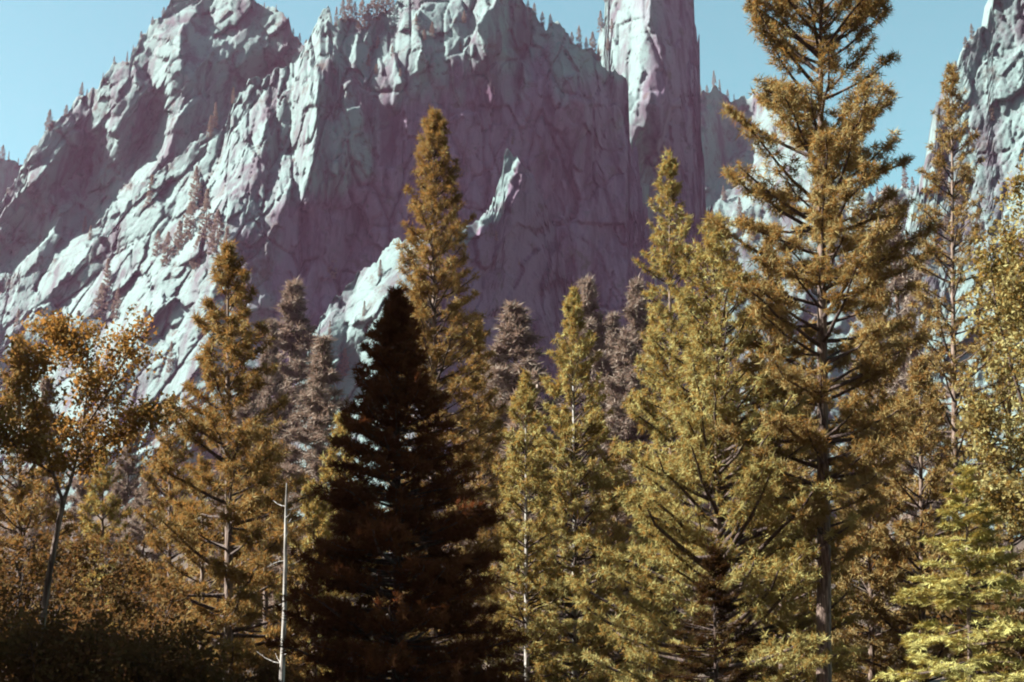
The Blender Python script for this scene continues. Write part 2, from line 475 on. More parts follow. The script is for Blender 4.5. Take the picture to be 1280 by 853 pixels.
# middle ridge and the shaded main wall
cliff_b = Cliff('main_wall', 'granite wall in purple shade with lit slabs and pinnacles behind the tall pine',
    [(-90, 520), (-40, 470), (0, 432), (50, 375), (85, 345), (116, 310), (165, 250), (186, 227), (197, 213), (228, 194), (253, 166), (278, 160), (292, 130), (317, 102), (352, 84), (373, 67), (392, 36), (402, 16), (409, 6), (414, 16), (419, 30), (432, 22), (445, 24),
     (452, 34), (470, 22), (484, 14), (497, 0), (512, -14), (560, -20), (600, -18), (636, -14), (645, -6), (656, 6), (668, 14), (675, 24), (681, 34), (688, 27), (696, 27), (701, 31), (707, 43), (716, 54), (728, 58), (740, 68), (752, 82), (768, 88), (783, 96), (789, 112), (791, 135), (790, 160), (795, 190), (806, 260), (830, 420)],
    700, 1400, (0.35, 0.12), [
    # slabs at left
    (LIT, c5((120, 470), (400, 150), (420, 60), (500, 0), (600, -100), (700, -100), (780, -20), (760, 60), (740, 330), (750, 450), (700, 560), (760, 853), (0, 853), (60, 560))),
    (HALF, c5((420, 210), (470, 60), (540, -60), (640, -140), (720, -160), (760, -100), (700, 40), (640, 160), (520, 230))),
    (SHADE, c5((480, 60), (520, 0), (540, 20), (500, 90), (480, 120))),
    (SHADE, c5((610, 200), (618, 225), (560, 280), (538, 292), (570, 240))),
    (SHADE, c5((705, 290), (712, 305), (640, 390), (600, 422), (640, 350))),
    (SHADE, c5((640, 310), (645, 330), (560, 440), (500, 500), (470, 520), (520, 440))),
    (SHADE, c5((700, 430), (690, 450), (620, 485), (530, 500), (560, 480), (640, 460))),
    (SHADE, c5((510, 500), (530, 520), (480, 640), (430, 760), (390, 830), (420, 720))),
    (SHADE, c5((680, 150), (720, 160), (715, 220), (680, 270), (670, 240))),
    (SHADE, c5((560, -40), (600, -90), (620, -60), (560, 60), (500, 150), (450, 200), (470, 140))),
    (SHADE, c5((300, 420), (420, 330), (430, 345), (330, 440), (240, 520), (250, 480))),
    (SHADE, c5((640, 180), (670, 150), (640, 250), (590, 300), (600, 250))),
    (HALF, c5((140, 480), (330, 300), (420, 300), (300, 430), (200, 560), (120, 600))),
    (SHADE, c5((720, 330), (760, 300), (760, 430), (720, 470))),
    (SHADE, c5((560, 600), (700, 560), (690, 600), (590, 640), (520, 720))),
    # the ridge under the pinnacle
    (HALF, c1((780, 600), (820, 400), (900, 300), (1060, 190), (1050, 260), (1020, 380), (960, 480), (900, 640), (820, 760))),
    (LIT, c1((760, 640), (800, 590), (860, 520), (890, 530), (850, 640), (800, 760), (770, 760))),
    (SHADE, c1((960, 480), (1010, 470), (985, 600), (940, 640), (900, 700), (920, 580))),
    (SHADE, c1((880, 520), (900, 530), (870, 620), (845, 620))),
    (LIT, c1((930, 690), (1000, 640), (1110, 600), (1060, 660), (1000, 740), (920, 750))),
    (LIT, c2((200, 20), (150, 60), (100, 160), (85, 220), (110, 230), (160, 180), (180, 100))),
    (SHADE, c2((200, 20), (222, 90), (205, 170), (170, 190), (182, 90))),
    (LIT, c2((75, 270), (165, 230), (160, 340), (60, 380))),
    (SHADE, c2((55, 380), (160, 345), (160, 362), (60, 395))),
    (LIT, c2((60, 390), (160, 370), (155, 560), (120, 600), (40, 580), (55, 480))),
    (HALF, c2((200, 250), (240, 170), (315, 140), (300, 240), (260, 260))),
    (DEEP, c2((315, 140), (348, 210), (335, 260), (330, 420), (290, 500), (270, 440), (290, 280), (300, 200))),
    (DEEP, c2((165, 300), (200, 260), (230, 310), (210, 400), (200, 540), (170, 560), (165, 400))),
    (LIT, c2((240, 310), (285, 280), (275, 420), (240, 480), (205, 550), (200, 460), (225, 370))),
    (LIT, c2((-30, 720), (60, 620), (140, 600), (160, 640), (60, 720), (-30, 760))),
    (LIT, c2((160, 640), (250, 590), (240, 610), (180, 680), (160, 740), (110, 840), (90, 830), (140, 740))),
    (SHADE, c5((780, 40), (860, 0), (1050, -40), (1250, -60), (1260, 200), (1140, 340), (1080, 420), (1000, 330), (930, 330), (900, 200), (800, 130))),
    # top of the wall
    (HALF, c2((340, 120), (460, 30), (520, 100), (500, 220), (400, 230), (340, 240))),
    (LIT, c2((390, 130), (520, 110), (480, 200), (420, 200))),
    (LIT, c2((345, 220), (430, 240), (400, 275), (350, 250))),
    (LIT, c2((470, 240), (515, 230), (500, 270), (465, 265))),
    (LIT, c2((560, 250), (600, 240), (580, 320), (540, 290))),
    (LIT, c2((590, 330), (620, 320), (610, 360), (580, 370))),
    (LIT, c2((455, -20), (540, -20), (520, 50), (470, 60))),
    (LIT, c2((570, 90), (640, 80), (650, 130), (590, 140))),
    (LIT, c2((625, -30), (700, -30), (690, 40), (640, 50))),
    (LIT, c2((690, 0), (785, -30), (775, 140), (785, 240), (760, 225), (740, 150), (690, 110))),
    (DEEP, c2((790, -30), (850, -10), (855, 250), (830, 420), (800, 300), (785, 160))),
    (LIT, c2((640, 380), (660, 390), (650, 430))),
    (LIT, c2((805, 380), (800, 440), (775, 500), (780, 440))),
    (LIT, c2((820, 260), (828, 340), (815, 340))),
    # small pinnacle before the tower
    (HALF, c2((900, 200), (1000, 100), (1060, 150), (1060, 320), (960, 350), (920, 330))),
    (LIT, c2((1022, 92), (990, 160), (950, 230), (920, 335), (918, 300), (950, 160), (1000, 110))),
    (LIT, c2((1000, 330), (1035, 320), (1030, 365), (990, 350))),
    (DEEP, c2((1030, 92), (1060, 150), (1170, 240), (1280, 300), (1290, 520), (1100, 520), (1080, 330))),
    # slightly paler streaks in the shade
    (HALF, c2((1040, 640), (1060, 620), (1070, 720), (1040, 780), (1020, 760))),
    (HALF, c2((225, 600), (255, 600), (260, 760), (230, 770))),
    ], joint=lambda X, Y: 0.66 * np.clip((400 - X) / 130, 0, 1), seed=8, cellamp=0.5, facet=0.42, gain=1.25, screen=700, mat=M_ROCK_SHADE_TINT, tall=1.15, deep=2.2, step=1.7,
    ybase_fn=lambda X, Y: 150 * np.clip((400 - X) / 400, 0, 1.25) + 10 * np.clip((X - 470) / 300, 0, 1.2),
    shade_tint_fn=lambda X, Y: np.clip((X - 450 + 140 * np.clip((Y - 215) / 60, 0, 1) + 28 * fbm(X / 30, Y / 50, 4, 61)) / 45, 0, 1) * np.clip((Y - 70 + 40 * fbm(X / 25, Y / 40, 3, 64)) / 60, 0, 1))  # mauve painted where the wall lies in shade, lit top left pale

# the lit buttress foot in front of the wall, its sunlit streak kept pale in the colour
LIT_STREAK = c2((800, 490), (885, 560), (845, 650), (812, 785), (745, 805), (690, 870), (540, 870), (640, 780), (760, 725), (785, 620))
cliff_h = Cliff('lower_buttress', 'low granite buttress with a bright sunlit slab behind the tall pine',
    [(330, 640), (352, 560), (374, 470), (388, 430), (402, 398), (420, 372), (438, 352), (456, 336), (478, 318), (493, 301), (520, 296), (560, 296), (585, 286), (600, 276), (612, 262), (620, 240), (626, 214), (631, 194), (637, 184), (644, 190), (652, 206), (664, 216), (678, 240), (694, 290), (712, 360), (735, 470), (760, 640)],
    700, 1090, SHADE, [
    (LIT, [(320, 760), (330, 600), (360, 500), (390, 400), (440, 330), (500, 280), (540, 290), (540, 420), (500, 760)]),
    (SHADE, c6((170, 420), (310, 450), (320, 540), (300, 640), (230, 640), (180, 560))),
    (SHADE, c6((250, 250), (330, 235), (300, 270), (210, 330), (190, 350), (220, 290))),
    (SHADE, c6((420, 330), (560, 200), (620, 300), (620, 700), (420, 700), (400, 480))),
    (LIT, c2((825, 505), (872, 560), (838, 640), (808, 775), (745, 800), (690, 860), (560, 860), (640, 790), (765, 735), (792, 620))),
    ], joint=0.5, seed=15, cellamp=0.35, cracks=0.4, facet=0.22, screen=700, mat=M_ROCK_SHADE_TINT,
    shade_tint_fn=lambda X, Y: np.clip((X - 515 + 20 * fbm(X / 30, Y / 40, 3, 62)) / 30, 0, 1) * (1 - in_poly(X + 2 * fbm(X / 8, Y / 8, 3, 66), Y, LIT_STREAK)))  # mauve on the shaded body, sunlit streak left out

# the tall tower
cliff_e = Cliff('granite_tower', 'tall vertical granite tower, left face lit and front in purple shade',
    [(732, 330), (738, 120), (742, 62), (748, 44), (755, 34), (758, 12), (761, -30), (768, -60), (800, -75), (850, -70), (864, -30), (867, 5), (869, 45), (873, 90), (876, 140), (880, 190), (887, 262), (893, 330), (905, 420), (925, 520)],
    700, 1720, SHADE, [
    (LIT, c3((200, 0), (320, -240), (495, -240), (500, 0), (505, 250), (512, 500), (400, 520), (300, 520), (200, 400))),
    (SHADE, c3((405, 100), (420, 60), (415, 240), (400, 200))),
    (HALF, c3((440, 260), (480, 250), (490, 300), (460, 325), (435, 300))),
    (HALF, c3((500, 500), (640, 500), (700, 860), (500, 860))),
    ], joint=0.0, seed=21, cellamp=0.38, screen=700, tall=1.4, deep=1.8, mat=M_ROCK_SHADE_TINT, back=160,
    shade_tint_fn=lambda X, Y: np.clip((X - 800 + 16 * fbm(X / 20, Y / 60, 3, 63)) / 40, 0, 1))  # shade tint on the tower's front, none on its lit side

# ridge behind, right of the tower
cliff_f = Cliff('back_ridge', 'sunlit granite ridge between the tower and the tallest pine',
    [(850, 360), (858, 200), (866, 130), (874, 118), (886, 117), (893, 107), (900, 113), (908, 123), (917, 130), (930, 121), (945, 118), (962, 130), (985, 165), (1015, 195), (1050, 215), (1085, 240), (1110, 250), (1135, 232), (1160, 250), (1200, 330)],
    680, 2200, (-0.2, 0.35), [
    (LIT, c3((785, 365), (850, 325), (960, 360), (1060, 480), (1060, 720), (870, 690), (820, 660), (780, 620), (760, 570), (790, 480), (770, 430))),
    (DEEP, c3((660, 330), (760, 350), (790, 400), (790, 480), (760, 570), (780, 620), (700, 700), (670, 600))),
    (LIT, c3((690, 390), (720, 370), (715, 420), (695, 415))),
    (LIT, c3((740, 380), (755, 400), (745, 430))),
    (HALF, c3((720, 650), (780, 630), (820, 680), (760, 780), (715, 760))),
    ], joint=0.15, seed=27, step=2.3, cellamp=0.45, screen=700, mat=M_ROCK_FAR)

# right-hand cliff
cliff_g = Cliff('right_cliff', 'bright granite cliff rising at the right edge',
    [(1070, 560), (1098, 440), (1106, 395), (1117, 350), (1127, 312), (1134, 298), (1143, 271), (1150, 239), (1158, 207), (1167, 183), (1174, 151), (1181, 120), (1192, 91), (1199, 73), (1210, 53), (1224, 39), (1237, 25), (1238, 2), (1242, -12), (1262, -22), (1300, -40), (1360, -60), (1420, 80), (1480, 300)],
    680, 1050, (-0.55, 0.35), [
    (SHADE, c4((1000, -40), (1035, -40), (1035, 80), (1000, 105), (980, 50))),
    (SHADE, c4((880, 200), (912, 180), (905, 230), (880, 290), (870, 250))),
    (SHADE, c4((1000, 270), (1022, 268), (1000, 365), (985, 390))),
    (SHADE, c4((930, 90), (960, 75), (975, 120), (930, 150))),
    (SHADE, c4((870, 360), (880, 300), (900, 300), (880, 400), (860, 420))),
    (SHADE, c4((940, 400), (960, 380), (950, 470), (935, 480))),
    (HALF, c4((900, 500), (1000, 420), (980, 640), (900, 640))),
    ], joint=0.2, seed=33, step=2.0, cellamp=0.42, screen=700)

# hazy hill at the far left
cliff_i = Cliff('distant_hill', 'hazy wooded hill at the far left edge',
    [(-160, 190), (-90, 186), (-40, 190), (0, 197), (20, 204), (40, 214), (80, 235), (120, 270)],
    560, 2300, SHADE, [], seed=41, cellamp=0.3, step=3.0, mat=M_ROCK_FAR)
CLIFFS = dict(a=cliff_a, b=cliff_b, h=cliff_h, e=cliff_e, f=cliff_f, g=cliff_g, i=cliff_i)

def added_valley_wall():
    """unseen wooded side of the valley behind the camera"""
    xs = np.linspace(-2600, 2600, 90); t = np.linspace(0, 1, 24)
    X, T = np.meshgrid(xs, t)
    Y = -420 - 650 * T + 60 * fbm(X / 300, T * 4, 4, 71)
    Z = -5 + (900 * T ** 0.8) * (1 + 0.18 * fbm(X / 420, T * 2, 4, 72))
    Z[-1] -= 300; Y[-1] -= 300
    V = np.stack([X, Y, Z], -1).reshape(-1, 3)
    i = np.arange(X.size).reshape(X.shape)
    Fq = np.stack([i[:-1, :-1], i[:-1, 1:], i[1:, 1:], i[1:, :-1]], -1).reshape(-1, 4)
    m, nt, b = new_mat('wooded_slope')
    n = nt.nodes.new('ShaderNodeTexNoise'); n.inputs['Scale'].default_value = 0.03; n.inputs['Detail'].default_value = 8
    tc = nt.nodes.new('ShaderNodeTexCoord'); nt.links.new(tc.outputs['Object'], n.inputs['Vector'])
    rr = ramp(nt, [(0.35, (0.03, 0.018, 0.009)), (0.6, (0.065, 0.045, 0.02)), (0.75, (0.16, 0.15, 0.15))])
    nt.links.new(n.outputs['Fac'], rr.inputs['Fac']); nt.links.new(rr.outputs['Color'], b.inputs['Base Color'])
    b.inputs['Roughness'].default_value = 0.95
    tag(link('added_valley_side', mesh_from('added_valley_side', V, Fq, m, True)), kind='structure')
added_valley_wall()  # unseen slope added to block sky light and darken the cliffs' shade
# ------------------------------------------------------------------ tree building
def tube(pts, rad, sides=6, cap=True):
    pts = np.asarray(pts, float); rad = np.asarray(rad, float)
    n = len(pts)
    tan = np.gradient(pts, axis=0)
    tan /= np.linalg.norm(tan, axis=1)[:, None] + 1e-9
    ref = np.where(np.abs(tan[:, 2:3]) > 0.9, np.array([[1., 0, 0]]), np.array([[0, 0, 1.]]))
    a = np.cross(tan, ref); a /= np.linalg.norm(a, axis=1)[:, None] + 1e-9
    b = np.cross(tan, a)
    th = np.arange(sides) * 2 * np.pi / sides
    V = pts[:, None, :] + rad[:, None, None] * (np.cos(th)[None, :, None] * a[:, None, :] + np.sin(th)[None, :, None] * b[:, None, :])
    i = np.arange(n * sides).reshape(n, sides)
    j = np.roll(i, -1, 1)
    Fq = np.stack([i[:-1], j[:-1], j[1:], i[1:]], -1).reshape(-1, 4)
    return V.reshape(-1, 3), Fq

def join(parts):
    V, Fs, o = [], [], 0
    for v, f in parts:
        V.append(v); Fs.append(f + o); o += len(v)
    return np.concatenate(V), np.concatenate(Fs)

RNG = np.random.default_rng(11)

def tuft_template(n, spread, length, width, flat=0.0, seed=0):
    """n narrow blades round +X; spread 0 = a brush, 1 = a ball; flat squeezes it into the XY plane"""
    r = np.random.default_rng(seed)
    d = r.normal(size=(n, 3)); d /= np.linalg.norm(d, axis=1)[:, None]
    d = d * spread + np.array([1.0, 0, 0]) * (1 - spread)
    d[:, 2] *= (1 - flat)
    d /= np.linalg.norm(d, axis=1)[:, None]
    L = length * r.uniform(0.65, 1.15, n)
    side = np.cross(d, r.normal(size=(n, 3)) * np.array([1, 1, 1 - flat]) + np.array([0, 0, flat * 4]))
    side /= np.linalg.norm(side, axis=1)[:, None] + 1e-9
    base = r.normal(size=(n, 3)) * length * 0.16 * np.array([1, 1, 1 - 0.7 * flat])
    w = width * r.uniform(0.7, 1.3, n)
    p0 = base
    pm1 = base + d * (L * 0.45)[:, None] + side * (w * 0.5)[:, None]
    pm2 = base + d * (L * 0.45)[:, None] - side * (w * 0.5)[:, None]
    p1 = base + d * L[:, None]
    V = np.stack([p0 + (pm1 - pm2) * 0.5 + d * (L * 0.12)[:, None], p1, p0 - (pm1 - pm2) * 0.5 + d * (L * 0.12)[:, None]], 1)   # narrow blade
    return V.reshape(-1, 3)

def instance_tufts(templates, pos, axis, scale, up=None, jitter=0.3, vary=None, rng=RNG):
    n = len(pos)
    axis = axis + rng.normal(size=(n, 3)) * jitter
    axis /= np.linalg.norm(axis, axis=1)[:, None] + 1e-9
    if up is None:
        u = rng.normal(size=(n, 3))
    else:
        u = np.asarray(up)[None] + rng.normal(size=(n, 3)) * 0.25
    y = np.cross(u, axis); y /= np.linalg.norm(y, axis=1)[:, None] + 1e-9
    z = np.cross(axis, y)
    Rm = np.stack([axis, y, z], 1)                    # rows: images of x, y, z
    pick = rng.integers(0, len(templates), n)
    T = np.stack(templates)[pick]                     # n, m, 3
    V = np.einsum('nmk,nkj->nmj', T * scale[:, None, None], Rm) + pos[:, None, :]
    m = V.shape[1]
    Fq = np.arange(n * m).reshape(-1, 3)
    at_ = np.repeat(vary if vary is not None else rng.uniform(0, 1, n), m)
    return V.reshape(-1, 3), Fq, at_

BALL = [tuft_template(18, 0.90, 0.37, 0.060, 0, k) for k in range(8)]
BALL_FINE = [tuft_template(24, 0.90, 0.37, 0.048, 0, 60 + k) for k in range(8)]
BALL_FAR = [tuft_template(26, 0.9, 0.56, 0.085, 0, 20 + k) for k in range(8)]
BALL_TINY = [tuft_template(9, 0.9, 0.95, 0.30, 0, 80 + k) for k in range(8)]
SPRAY = [tuft_template(14, 0.55, 0.42, 0.058, 0.82, 40 + k) for k in range(8)]
def leaf_template(n, rad, size, seed):
    r = np.random.default_rng(seed)
    c = r.normal(size=(n, 3)) * rad * 0.5
    d = r.normal(size=(n, 3)); d[:, 2] -= 0.4; d /= np.linalg.norm(d, axis=1)[:, None]
    s = np.cross(d, r.normal(size=(n, 3))); s /= np.linalg.norm(s, axis=1)[:, None]
    L = (size * r.uniform(0.6, 1.2, n))[:, None]
    return np.stack([c + s * L * .42, c + d * L, c - s * L * .42], 1).reshape(-1, 3)
LEAF = [leaf_template(12, 0.42, 0.17, 100 + k) for k in range(8)]

def interp_profile(profile):
    p = np.array(profile, float)
    return lambda t: np.interp(t, p[:, 0], p[:, 1])

def conifer_data(H, profile, seed, style='pine', whorl=0.55, per=5, rise=(0.75, 0.25, -0.15), tufts=BALL, tsize=1.0, dens=1.0,
                 trunk_r=0.3, lean=(0, 0), gap=0.12, skew=None, droop=0.0, twig=0.34):
    """trunk, list of branch tubes, foliage.  profile: (height fraction, branch length in m) from the lowest branch up"""
    r = np.random.default_rng(seed)
    prof = interp_profile(profile)
    t0 = profile[0][0]
    n = 18
    zz = np.linspace(0, 1, n)
    wob = np.cumsum(r.normal(size=(n, 2)) * 0.0035 * H / 10, 0); wob[0] = 0
    tp = np.stack([lean[0] * H * zz + wob[:, 0], lean[1] * H * zz + wob[:, 1], zz * H], 1)
    tr = trunk_r * (1 - zz) ** 0.8 + 0.02
    tr[0] *= 1.25
    trunk = tube(tp, tr, 10)
    branches, P, A, S, Vv, clump = [], [], [], [], [], []
    t = t0
    while t < 0.995:
        L0 = float(prof(t))
        k = max(3, int(per + r.integers(-1, 2)))
        ph = r.uniform(0, 6.28)
        for b in range(k):
            if r.uniform() < gap and t < 0.9: continue
            az = ph + b * 6.283 / k + r.normal() * 0.25
            L = L0 * r.uniform(0.62, 1.16)
            if skew is not None: L *= 1 + skew * math.cos(az)
            tb = min(0.999, t + r.uniform(-.5, .5) * whorl / H)
            e = np.interp(tb, [t0, (t0 + 1) / 2, 1.0], [rise[2], rise[1], rise[0]]) + r.normal() * 0.12
            o = np.array([np.interp(tb, zz, tp[:, 0]), np.interp(tb, zz, tp[:, 1]), tb * H])
            out = np.array([math.cos(az), math.sin(az), 0.0])
            s = np.linspace(0, 1, 6)[:, None]
            path = o + out * L * s * math.cos(e) + np.array([0, 0, 1.0]) * L * (s * math.sin(e) + (0.16 - droop) * s ** 2) + r.normal(size=(6, 3)) * 0.02 * L * s
            br = max(0.012, 0.024 * L) * np.linspace(1, 0.3, 6) if L > 0.8 else 0.012 * np.linspace(1, .4, 6)
            branches.append((L, tube(path, br, 5)))
            dirb = path[-1] - path[0]; dirb /= np.linalg.norm(dirb) + 1e-9
            side = np.cross(dirb, [0, 0, 1.0]); side /= np.linalg.norm(side) + 1e-9
            bv = r.normal() * 0.16
            m = max(2, int(dens * L * 3.4))
            ss = r.uniform(0.30 if L > 1.5 else 0.1, 1.02, m) ** 0.85
            for q in ss:
                c = path[0] + (path[-1] - path[0]) * q; c[2] += (np.interp(q, s[:, 0], path[:, 2]) - c[2])
                sg = r.choice([-1, 1])
                tl = twig * L * (1.15 - 0.75 * q) * r.uniform(0.15, 1.0)
                tw = dirb * 0.65 + side * sg * r.uniform(0.4, 1.0) + np.array([0, 0, r.uniform(-0.15, 0.35) - droop])
                tw /= np.linalg.norm(tw)
                e_ = c + tw * tl
                for f in ((1.0, 0.5) if tl > 0.7 else (1.0,)):
                    P.append(c + tw * tl * f); A.append(tw + np.array([0, 0, 0.25 if style == 'pine' else 0.0])); S.append(r.uniform(0.75, 1.25)); Vv.append(0.5 + bv + r.normal() * 0.17)
            P.append(path[-1]); A.append(dirb + np.array([0, 0, .3])); S.append(1.05); Vv.append(0.55 + bv)
        t += whorl / H * r.uniform(0.75, 1.3) * (0.55 + 0.45 * min(1, L0 / 2.0))
    # leader
    for q in np.linspace(0.955, 1.0, 5):
        P.append(np.array([np.interp(q, zz, tp[:, 0]), np.interp(q, zz, tp[:, 1]), q * H])); A.append(np.array([0, 0, 1.0])); S.append(0.7); Vv.append(0.5)
    P = np.array(P); A = np.array(A); S = np.array(S) * tsize; Vv = np.clip(np.array(Vv), 0, 1)
    fol = instance_tufts(tufts, P, A, S, up=(0, 0, 1) if style == 'fir' else None, jitter=0.3 if style == 'pine' else 0.18, vary=Vv, rng=r)
    return trunk, branches, fol

def plant_conifer(name, label, px, py_top, Y, profile, seed, leafm, bark=M_BARK, group=None, twigm=None, px_base=None, with_branches=True, loc=None, H=None, bmin=2.4, **kw):
    if loc is None:
        top = at(px, py_top, Y)
        bx_ = float(at((px if px_base is None else px_base) + 2, 890, Y)[0])
        base = np.array([bx_, Y, float(ground_z(bx_, Y))])
        H = top[2] - base[2]
        kw.setdefault('lean', ((top[0] - bx_) / H, 0.0))
    else:
        base = np.array([loc[0], loc[1], float(ground_z(loc[0], loc[1]))])
    trunk, branches, fol = conifer_data(H, profile, seed, **kw)
    twigm = twigm or M_BARKD
    root = link(name, None, loc=base)
    tag(root, label, 'tree', group)
    link('trunk', mesh_from('trunk', *trunk, bark, True), root)
    if with_branches:
        for L, (v, f) in branches:
            if L > bmin:
                link('branch', mesh_from('branch', v, f, twigm, True), root)
        small = [b for L, b in branches if L <= bmin]
    else:
        small = [b for L, b in branches]
    V, Fq, va = fol
    mi = np.zeros(len(Fq), int)
    if small:
        v2, f2 = join(small)
        mi = np.concatenate([mi, np.ones(len(f2), int)])
        Fq = [Fq, f2 + len(V)]; V = np.concatenate([V, v2]); va = np.concatenate([va, np.zeros(len(v2))])
    link('crown', mesh_from('crown', V, Fq, [leafm, twigm], False, va, mi), root)
    return root

def copy_tree(root, loc, scale, rz, label, group):
    c = root.copy(); COL.objects.link(c)
    c.location = [float(q) for q in loc]; c.rotation_euler = (0, 0, rz)
    c.scale = (float(scale[0]), float(scale[0]), float(scale[1]))
    c['label'] = label; c['group'] = group
    for ch in root.children:
        d = ch.copy(); COL.objects.link(d); d.parent = c
    return c

# ---- broadleaved trees: limbs given as polylines, twigs grown on them
def broadleaf_data(limbs, seed, twigs=40, twig_len=1.6, clumps=4, tsize=1.0, start=0.35, up=0.25):
    r = np.random.default_rng(seed)
    tubes, P, A, S, Vv = [], [], [], [], []
    for li, (pts, r0, r1) in enumerate(limbs):
        pts = np.array(pts, float)
        k = np.linspace(0, 1, len(pts)); kk = np.linspace(0, 1, 12)
        path = np.stack([np.interp(kk, k, pts[:, c]) for c in range(3)], 1)
        path[1:-1] = (path[:-2] + 2 * path[1:-1] + path[2:]) / 4
        tubes.append(tube(path, np.linspace(r0, r1, 12), 8))
        if li == 0 and len(limbs) > 1: continue
        for q in r.uniform(start, 1.0, twigs):
            c = np.array([np.interp(q, kk, path[:, j]) for j in range(3)])
            d = r.normal(size=3); d[2] = d[2] * 0.5 + up; d /= np.linalg.norm(d)
            L = twig_len * r.uniform(0.35, 1.1) * (1.1 - 0.5 * q)
            s = np.linspace(0, 1, 4)[:, None]
            tp = c + d * L * s + np.array([0, 0, -0.12 * L]) * s ** 2 + r.normal(size=(4, 3)) * 0.05 * L * s
            tubes.append(tube(tp, np.linspace(max(0.012, 0.014 * L), 0.008, 4), 4))
            bv = r.normal() * 0.2
            for m in range(clumps):
                f = r.uniform(0.4, 1.05)
                P.append(c + (tp[-1] - c) * f + r.normal(size=3) * 0.16 * L); A.append(d); S.append(r.uniform(0.7, 1.25)); Vv.append(0.45 + bv + r.normal() * 0.15)
    P = np.array(P); A = np.array(A); S = np.array(S) * tsize; Vv = np.clip(np.array(Vv), 0, 1)
    return tubes, instance_tufts(LEAF, P, A, S, vary=Vv, rng=r)

def plant_broadleaf(name, label, cat, base, limbs, seed, leafm, bark, group=None, crown_name='crown', **kw):
    tubes, (V, Fq, va) = broadleaf_data(limbs, seed, **kw)
    root = link(name, None, loc=base)
    tag(root, label, cat, group)
    link('trunk' if cat == 'tree' else 'stem', mesh_from('trunk', *tubes[0], bark, True), root)
    k = 1
    for (pts, r0, r1) in limbs[1:]:
        pass
    nl = len(limbs)
    # tubes come in limb order: limb, its twigs, next limb ...
    twl = kw.get('twigs', 40)
    idx = 1
    small = []
    if nl == 1:
        small = tubes[1:]
    else:
        for li in range(1, nl):
            link('branch', mesh_from('branch', *tubes[idx], bark, True), root)
            small += tubes[idx + 1: idx + 1 + twl]
            idx += 1 + twl
    v2, f2 = join(small)
    mi = np.concatenate([np.zeros(len(Fq), int), np.ones(len(f2), int)])
    Fq = [Fq, f2 + len(V)]; V = np.concatenate([V, v2]); va = np.concatenate([va, np.zeros(len(v2))])
    link(crown_name, mesh_from('crown', V, Fq, [leafm, bark], False, va, mi), root)
    return root

# ------------------------------------------------------------------ the near trees
PINE = 'pine_tree'
plant_conifer(PINE, 'tallest pine, open golden-brown crown running out of the top edge', 1026, -115, 78,
    [(0.20, 2.2), (0.30, 5.2), (0.45, 5.6), (0.62, 5.4), (0.72, 5.1), (0.82, 4.7), (0.9, 3.8), (0.97, 2.1), (1, .4)], 101, M_TALL,
    whorl=0.72, per=5, rise=(0.8, 0.38, 0.0), dens=2.1, trunk_r=0.42, gap=0.24, tufts=BALL_FINE, tsize=1.12)
plant_conifer(PINE, 'bright broad olive-gold pine, sunlit on its left side, with upswept branches', 895, 272, 80,
    [(0.04, 6.0), (0.14, 7.4), (0.32, 6.9), (0.55, 5.1), (0.75, 3.4), (0.9, 1.7), (0.97, .8), (1, .3)], 102, M_OLIVE,
    whorl=0.62, per=6, rise=(0.85, 0.42, 0.12), dens=1.4, trunk_r=0.30, gap=0.1, tufts=BALL_FINE)
plant_conifer(PINE, 'slim pine with a pointed top just behind the bright broad pine', 838, 196, 106,
    [(0.2, 4.0), (0.5, 3.6), (0.75, 2.8), (0.88, 1.9), (0.96, 1.0), (1, .3)], 103, M_OLIVE,
    whorl=0.7, per=5, rise=(0.9, 0.5, 0.2), dens=1.3, trunk_r=0.3, gap=0.16, tsize=1.15)
plant_conifer(PINE, 'tall pointed golden-brown pine rising behind the dark fir', 540, 140, 95,
    [(0.15, 5.0), (0.35, 4.9), (0.55, 4.0), (0.72, 3.1), (0.85, 2.2), (0.94, 1.3), (0.985, .6), (1, .25)], 104, M_GOLD,
    whorl=0.62, per=6, rise=(0.8, 0.35, 0.0), dens=1.3, trunk_r=0.34, gap=0.1, tufts=BALL_FINE, tsize=1.1)
plant_conifer(PINE, 'lumpy golden-brown pine with a tufted top left of the bare snag', 285, 314, 75,
    [(0.04, 4.9), (0.2, 5.0), (0.4, 4.4), (0.6, 3.1), (0.72, 2.4), (0.86, 1.8), (0.95, .9), (1, .3)], 105, M_GOLD,
    whorl=0.72, per=5, rise=(0.8, 0.3, -0.05), dens=1.9, trunk_r=0.28, gap=0.2, tufts=BALL_FINE, tsize=1.15)
plant_conifer(PINE, 'dense conical olive-brown pine with a pale trunk right of centre', 716, 364, 110,
    [(0.03, 4.6), (0.25, 4.9), (0.5, 4.2), (0.7, 3.0), (0.85, 1.9), (0.95, .9), (1, .3)], 106, M_OLIVE, M_BARKP,
    whorl=0.62, per=6, rise=(0.8, 0.35, 0.0), dens=1.3, trunk_r=0.24, gap=0.1, tsize=1.15)
plant_conifer(PINE, 'shorter olive pine with a pale trunk right beside the dark fir', 657, 470, 104,
    [(0.03, 3.2), (0.3, 3.4), (0.6, 2.6), (0.8, 1.7), (0.93, .9), (1, .3)], 107, M_OLIVE, M_BARKP,
    whorl=0.62, per=6, rise=(0.8, 0.35, 0.0), dens=1.4, trunk_r=0.2, gap=0.1, tsize=1.1)
plant_conifer(PINE, 'tall thin see-through pine in front of the right cliff', 1190, 84, 100,
    [(0.15, 4.8), (0.4, 4.6), (0.6, 3.6), (0.78, 2.5), (0.9, 1.6), (0.97, .8), (1, .3)], 108, M_GOLD,
    whorl=0.85, per=5, rise=(0.8, 0.35, 0.0), dens=0.95, trunk_r=0.3, gap=0.25, tsize=1.1)
